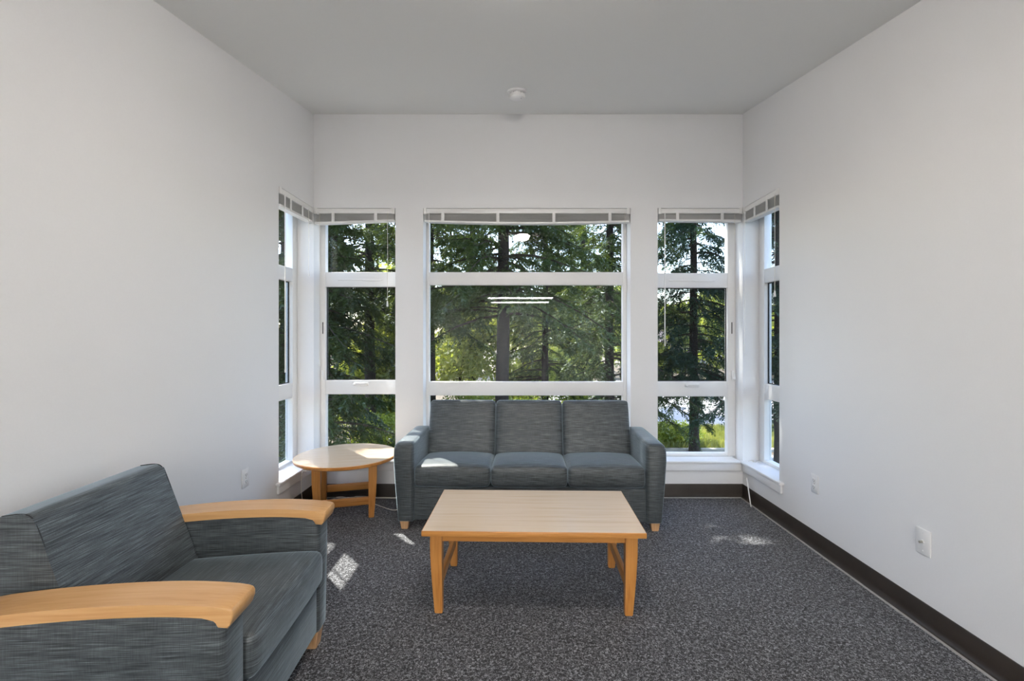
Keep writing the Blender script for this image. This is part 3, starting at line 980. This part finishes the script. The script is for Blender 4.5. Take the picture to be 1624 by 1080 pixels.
def conifer_meshes(seed, H, base, Rad, hi=9.5, dens=1.0, droop=.45, step=.26, trunk_r=.19, weep=.8):
    rg = np.random.default_rng(seed)
    # trunk
    zs = np.linspace(0, H, 26)
    bend = np.cumsum(rg.normal(0, .012, (26, 2)), 0)
    tp = [Vector((bend[i, 0], bend[i, 1], zs[i])) for i in range(26)]
    tr = [trunk_r * (1.25 if i == 0 else 1.0) * (1 - .93 * (z / H) ** 1.1) + .012 for i, z in enumerate(zs)]
    trunk = tube_mesh('trunk', tp, tr, 12)
    C, U, V = [], [], []
    limbs = []
    h = base
    while h < H - .4:
        fine = h < hi
        nb = rg.integers(3, 5) if fine else 3
        for b in range(nb):
            az = rg.uniform(0, 2 * math.pi)
            rel = (h - base) / (H - base)
            L = Rad * max(.12, (1 - rel) ** .75) * rg.uniform(.55, 1.12)
            d = np.array([math.cos(az), math.sin(az), 0.])
            perp = np.array([-d[1], d[0], 0.])
            up = rg.uniform(-.05, .22); dr = droop * rg.uniform(.7, 1.3)
            st = np.array([np.interp(h, zs, bend[:, 0]), np.interp(h, zs, bend[:, 1]), h + rg.uniform(-.1, .1)])
            def P(t):
                t = np.asarray(t)[..., None]
                return st + d * L * t + np.array([0, 0, 1.]) * L * (up * t - dr * t ** 2.0 + .10 * t ** 6) + perp * (.05 * L * np.sin(t * 3 + az))
            if fine or rg.random() < .3:
                limbs.append((P(np.linspace(0, 1, 6)), .012 + .010 * L))
            nt = int(L * (13.0 if fine else 5.5) * dens) + 4
            t = np.sort(rg.uniform(.12, 1.0, nt) ** .85)
            base_p = P(t)
            side = rg.choice([-1, 1], nt)[:, None]
            tl = (rg.uniform(.30, .75, nt) * (1.15 - .6 * t) * (.6 + .16 * L))[:, None]
            td = norm(perp * side * rg.uniform(.25, 1.0, (nt, 1)) + d * rg.uniform(.25, .8, (nt, 1)) + np.array([0, 0, -1.]) * rg.uniform(.1, weep, (nt, 1)))
            m = 12 if fine else 4
            s = np.linspace(.06, 1, m)[None, :, None]
            pts = base_p[:, None, :] + td[:, None, :] * tl[:, None, :] * s + np.array([0, 0, -1.]) * (tl[:, None, :] * .28 * weep * s ** 2)
            for sd in (-1, 1):
                ld = norm(td[:, None, :] * .75 + np.cross(td, rg.normal(0, 1, (nt, 3)))[:, None, :] * .25 + sd * norm(np.cross(td, np.array([0, 0, 1.])))[:, None, :] * .60 + rg.normal(0, .22, (nt, m, 3)))
                ll = rg.uniform(.07, .16, (nt, m, 1)) * (1.1 - .45 * s) * (1.0 if fine else 2.1)
                wv = norm(np.cross(ld, rg.normal(0, 1, (nt, m, 3)) * .5 + np.array([0, 0, 1.]))) * (.016 if fine else .055) * rg.uniform(.7, 1.4, (nt, m, 1))
                C.append(pts.reshape(-1, 3)); U.append((ld * ll).reshape(-1, 3)); V.append(wv.reshape(-1, 3))
        h += step * rg.uniform(.7, 1.3) * (1.0 if h < hi else 1.5)
    fol = quads_mesh('foliage', np.concatenate(C), np.concatenate(U), np.concatenate(V))
    # limbs as thin three-sided tubes
    vs, fs = [], []
    for pts, r in limbs:
        o = len(vs)
        k = len(pts)
        for i, p in enumerate(pts):
            rr = r * (1 - .85 * i / (k - 1))
            for j in range(3):
                a = 2.094 * j
                vs.append((p[0] + rr * math.cos(a) * .7, p[1] + rr * math.cos(a + 2) * .7, p[2] + rr * math.sin(a)))
        for i in range(k - 1):
            for j in range(3):
                a = o + i * 3 + j; b = o + i * 3 + (j + 1) % 3
                fs.append((a, b, b + 3, a + 3))
    lm = bpy.data.meshes.new('branches')
    lm.from_pydata(vs, [], fs)
    return trunk, fol, lm

def place_conifer(label, meshes, loc, rotz, scale=1.0, needle='needle', name='fir_tree'):
    r = thing(name, label, 'tree', loc, (0, 0, rotz), 'conifers outside the windows')
    r.scale = (scale,) * 3
    tr, fo, br = meshes
    link('trunk', tr, M['bark'], r)
    f = link('foliage', fo, None, r)
    if len(fo.materials) == 0:
        fo.materials.append(M[needle])
    f['kind'] = 'stuff'
    b = link('branches', br, M['twig'], r)
    b['kind'] = 'stuff'
    return r

cA = conifer_meshes(11, 21, 5.0, 3.3, hi=9.5, dens=1.0, trunk_r=.20, weep=1.1)
cB = conifer_meshes(23, 19, 2.2, 3.0, hi=9.5, dens=1.0, trunk_r=.17, droop=.5)
cC = conifer_meshes(37, 17, 2.2, 2.7, hi=9.0, dens=1.3, trunk_r=.16, droop=.55, weep=1.2)
cD = conifer_meshes(29, 16, 6.8, 4.2, hi=9.0, dens=1.0, trunk_r=.16, droop=.35, weep=.9, step=.24)
cE = conifer_meshes(31, 17, 0.8, 2.5, hi=8.5, dens=1.35, trunk_r=.16, droop=.40, weep=1.0, step=.21)
def at(px, Y):
    return ((px - 819) * Y / FPX, Y, GZ)
place_conifer('tall fir with thick bare dark trunk behind the sofa window', cA, at(795, 13.0), .3)
place_conifer('dark bushy fir with slim trunk right of the thick bare trunk', cB, at(966, 16.5), 2.0)
place_conifer('slim distant fir between the two bigger trunks', cB, at(866, 21.0), 4.2, .95)
place_conifer('spruce with drooping branches standing on the street lawn kerb', cC, at(1101, 17.4), 1.0, 1.05, 'needle2', 'spruce_tree')
place_conifer('tall added fir shading the sofa, bare trunk hidden behind the wall pier', cD, at(656, 9.4), 6.178, 1.2)  # added for its shadow: crown blocks sun on sofa and floor, trunk out of view
place_conifer('dense dark fir filling the window behind the round table', cE, at(502, 11.0), 1.9, 1.0)
place_conifer('dark fir at the sofa window edge on the round table side', cA, at(684, 19.0), 3.0, 1.0)
place_conifer('fir crown rising above the maple beside the thick trunk', cA, at(748, 27.0), 1.2, 1.2)
place_conifer('fir with a high crown behind the dense dark fir', cA, at(588, 17.0), 4.4, 1.0)
place_conifer('fir with a high crown beyond the slim firs', cA, at(925, 30.0), 5.1, 1.25)
place_conifer('dark fir seen through the side window by the round table', cC, at(452, 13.0), 2.6, 1.0, 'needle2', 'spruce_tree')
place_conifer('spruce with hanging boughs seen through the side window near the outlet', cC, at(1236, 14.5), 5.0, .95, 'needle2', 'spruce_tree')

def leaf_cloud(name, seed, n, blobs, size=.09, flat=.5):
    rg = np.random.default_rng(seed)
    bl = np.array(blobs)
    w = bl[:, 3] * bl[:, 4] * bl[:, 5]
    idx = rg.choice(len(bl), n, p=w / w.sum())
    d = norm(rg.normal(0, 1, (n, 3))) * (rg.uniform(.25, 1.0, (n, 1)) ** .5)
    # clumps of leaves
    lump = 1 + .22 * np.sin(d[:, :1] * 7 + idx[:, None]) * np.cos(d[:, 1:2] * 6) + rg.normal(0, .06, (n, 1))
    C = bl[idx, :3] + d * bl[idx, 3:6] * lump
    u = norm(rg.normal(0, 1, (n, 3)) + np.array([0, 0, -.4]))
    v = norm(np.cross(u, rg.normal(0, 1, (n, 3))))
    s = rg.uniform(.6, 1.3, (n, 1)) * size
    return quads_mesh(name, C, u * s, v * s * .32)

def leafy_tree(label, loc, seed, Ht, Wd, n, mat='leafy', size=.13, name='maple_tree', group='sunlit leafy trees beyond the conifers'):
    rg = random.Random(seed)
    r = thing(name, label, 'tree', loc, (0, 0, 0), group)
    stem = [Vector((0, 0, 0)), Vector((.1, 0, Ht * .25)), Vector((-.05, .1, Ht * .5)), Vector((.1, .05, Ht * .8))]
    link('trunk', tube_mesh('trunk', spline(stem, 5), [.11 * (1 - .05 * k) for k in range(16)], 8), M['twig'], r)
    blobs = []
    for k in range(16):
        z = Ht * rg.uniform(.22, .95)
        rr = Wd * (1 - abs(z / Ht - .5) * .8)
        a = rg.uniform(0, 6.28)
        q = rr * rg.uniform(.1, .8)
        s = Wd * rg.uniform(.25, .5)
        blobs.append((q * math.cos(a), q * math.sin(a), z, s, s, s * .7))
        if k % 2 == 0:
            link('branch', tube_mesh('branch', [(0, 0, z * .55), (q * .5 * math.cos(a), q * .5 * math.sin(a), z * .85), (q * math.cos(a), q * math.sin(a), z)], [.04, .025, .01], 5), M['twig'], r)
    f = link('foliage', leaf_cloud('foliage', seed, n, blobs, size), M[mat], r)
    f['kind'] = 'stuff'
    return r
lt = [('sunlit maple filling the gap on the table side of thick trunk', at(728, 22), 3, 6.6, 2.6, 9000),
      ('sunlit maple right behind the thick bare trunk', at(828, 25), 5, 7.0, 2.8, 9000),
      ('sunlit maple beyond the slim firs, behind the sofa window', at(905, 30), 7, 8.0, 3.0, 14000),
      ('low sunlit maple seen low behind the dense dark fir', at(590, 19), 9, 5.5, 2.6, 15000),
      ('sunlit maple seen between dense dark fir and window edge', at(640, 26), 13, 8.0, 3.2, 14000),
      ('small sunlit maple behind the spruce across the road', at(1066, 47), 15, 7.5, 3.2, 9000),
      ('distant maple across the road behind the spruce trunk', at(1135, 50), 17, 9.0, 4.2, 9000),
      ('distant maple across the road near the slim fir', at(985, 48), 19, 10.0, 4.5, 9000),
      ('far leafy tree seen through the side window near the outlet', at(1235, 50), 21, 8.0, 4.0, 8000)]
for lb, lc, sd_, h_, w_, n_ in lt:
    leafy_tree(lb, lc, sd_, h_, w_, n_, size=.21 if lc[1] < 35 else .34)

# low shrubs
def shrub(label, loc, seed, h, w, n=5000, size=.09):
    r = thing('shrub', label, 'shrub', loc, (0, 0, 0), 'low shrubs outside')
    rg = random.Random(seed)
    blobs = [(rg.uniform(-.5, .5) * w, rg.uniform(-.4, .4) * w, h * rg.uniform(.35, .7), w * .5, w * .5, h * .42) for k in range(6)]
    f = link('foliage', leaf_cloud('foliage', seed, n, blobs, size), M['shrub'], r)
    f['kind'] = 'stuff'
    for k in range(5):
        a = k * 1.26
        link('stem', tube_mesh('stem', [(0, 0, 0), (.2 * w * math.cos(a), .2 * w * math.sin(a), h * .4), (.45 * w * math.cos(a), .45 * w * math.sin(a), h * .75)], [.02, .014, .006], 5), M['twig'], r)
    return r
shrub('leafy green shrub on the lawn beside the spruce trunk', at(1062, 19.2), 31, 1.1, 1.3)
shrub('low shrub below the dense dark fir', at(600, 15.5), 33, 1.7, 1.8, 7000)
shrub('rounded shrub below the sofa window maples', at(740, 17.5), 35, 2.6, 2.2, 9000)
shrub('rounded shrub behind the slim fir trunks', at(915, 22), 37, 2.4, 2.6, 9000)
shrub('shrub by the far side of thick trunk', at(838, 18), 39, 2.0, 1.8, 8000)

# lawn blades
rg = np.random.default_rng(77)
n = 26000
C = np.stack([rg.uniform(2.5, 13, n), rg.uniform(18.05, 22.3, n), np.full(n, GZ + .03)], 1)
U = np.stack([rg.normal(0, .05, n), rg.normal(0, .05, n), rg.uniform(.10, .30, n)], 1)
a = rg.uniform(0, 6.28, n)
V = np.stack([np.cos(a), np.sin(a), 0 * a], 1) * .014
gb = link('grass', quads_mesh('grass', C, U, V), M['blade'])
gb['kind'] = 'stuff'
gb['label'] = 'unmown yellow green grass blades on the lawn strip'
gb['category'] = 'grass'

# far conifer row behind everything
cF = conifer_meshes(51, 20, 1.0, 3.8, hi=0.0, dens=.9, trunk_r=.2, step=.34)
for i, (px, Y, sc) in enumerate([(520, 50, 1.3), (600, 68, 1.4), (715, 54, 1.25), (905, 58, 1.3), (1010, 62, 1.1), (1180, 66, 1.0)]):
    place_conifer('hazy far fir standing in the row behind the maples', cF, at(px, Y), i * 1.3, sc)

# a pale house across the road
hs = thing('house', 'pale low house across the road seen past the spruce', 'house', (24.5, 75, GZ))
box('wall', (-8, 8, 0, 7, 0, 3.2), M['siding'], hs)
prism('roof', [(-.6, 3.2), (7.6, 3.2), (3.5, 5.2)], 0, -8.6, 8.6, M['roofing'], hs, smooth=False)
for x in (-6, -2.5, 1.0, 4.5):
    wf = box('window', (x, x + 1.5, -.06, 0, 1.0, 2.3), M['plastic'], hs)
    box('pane', (x + .08, x + 1.42, -.08, -.06, 1.08, 2.22), M['darkglass'], wf)
box('door', (6.4, 7.3, -.05, 0, 0, 2.1), M['roofing'], hs)
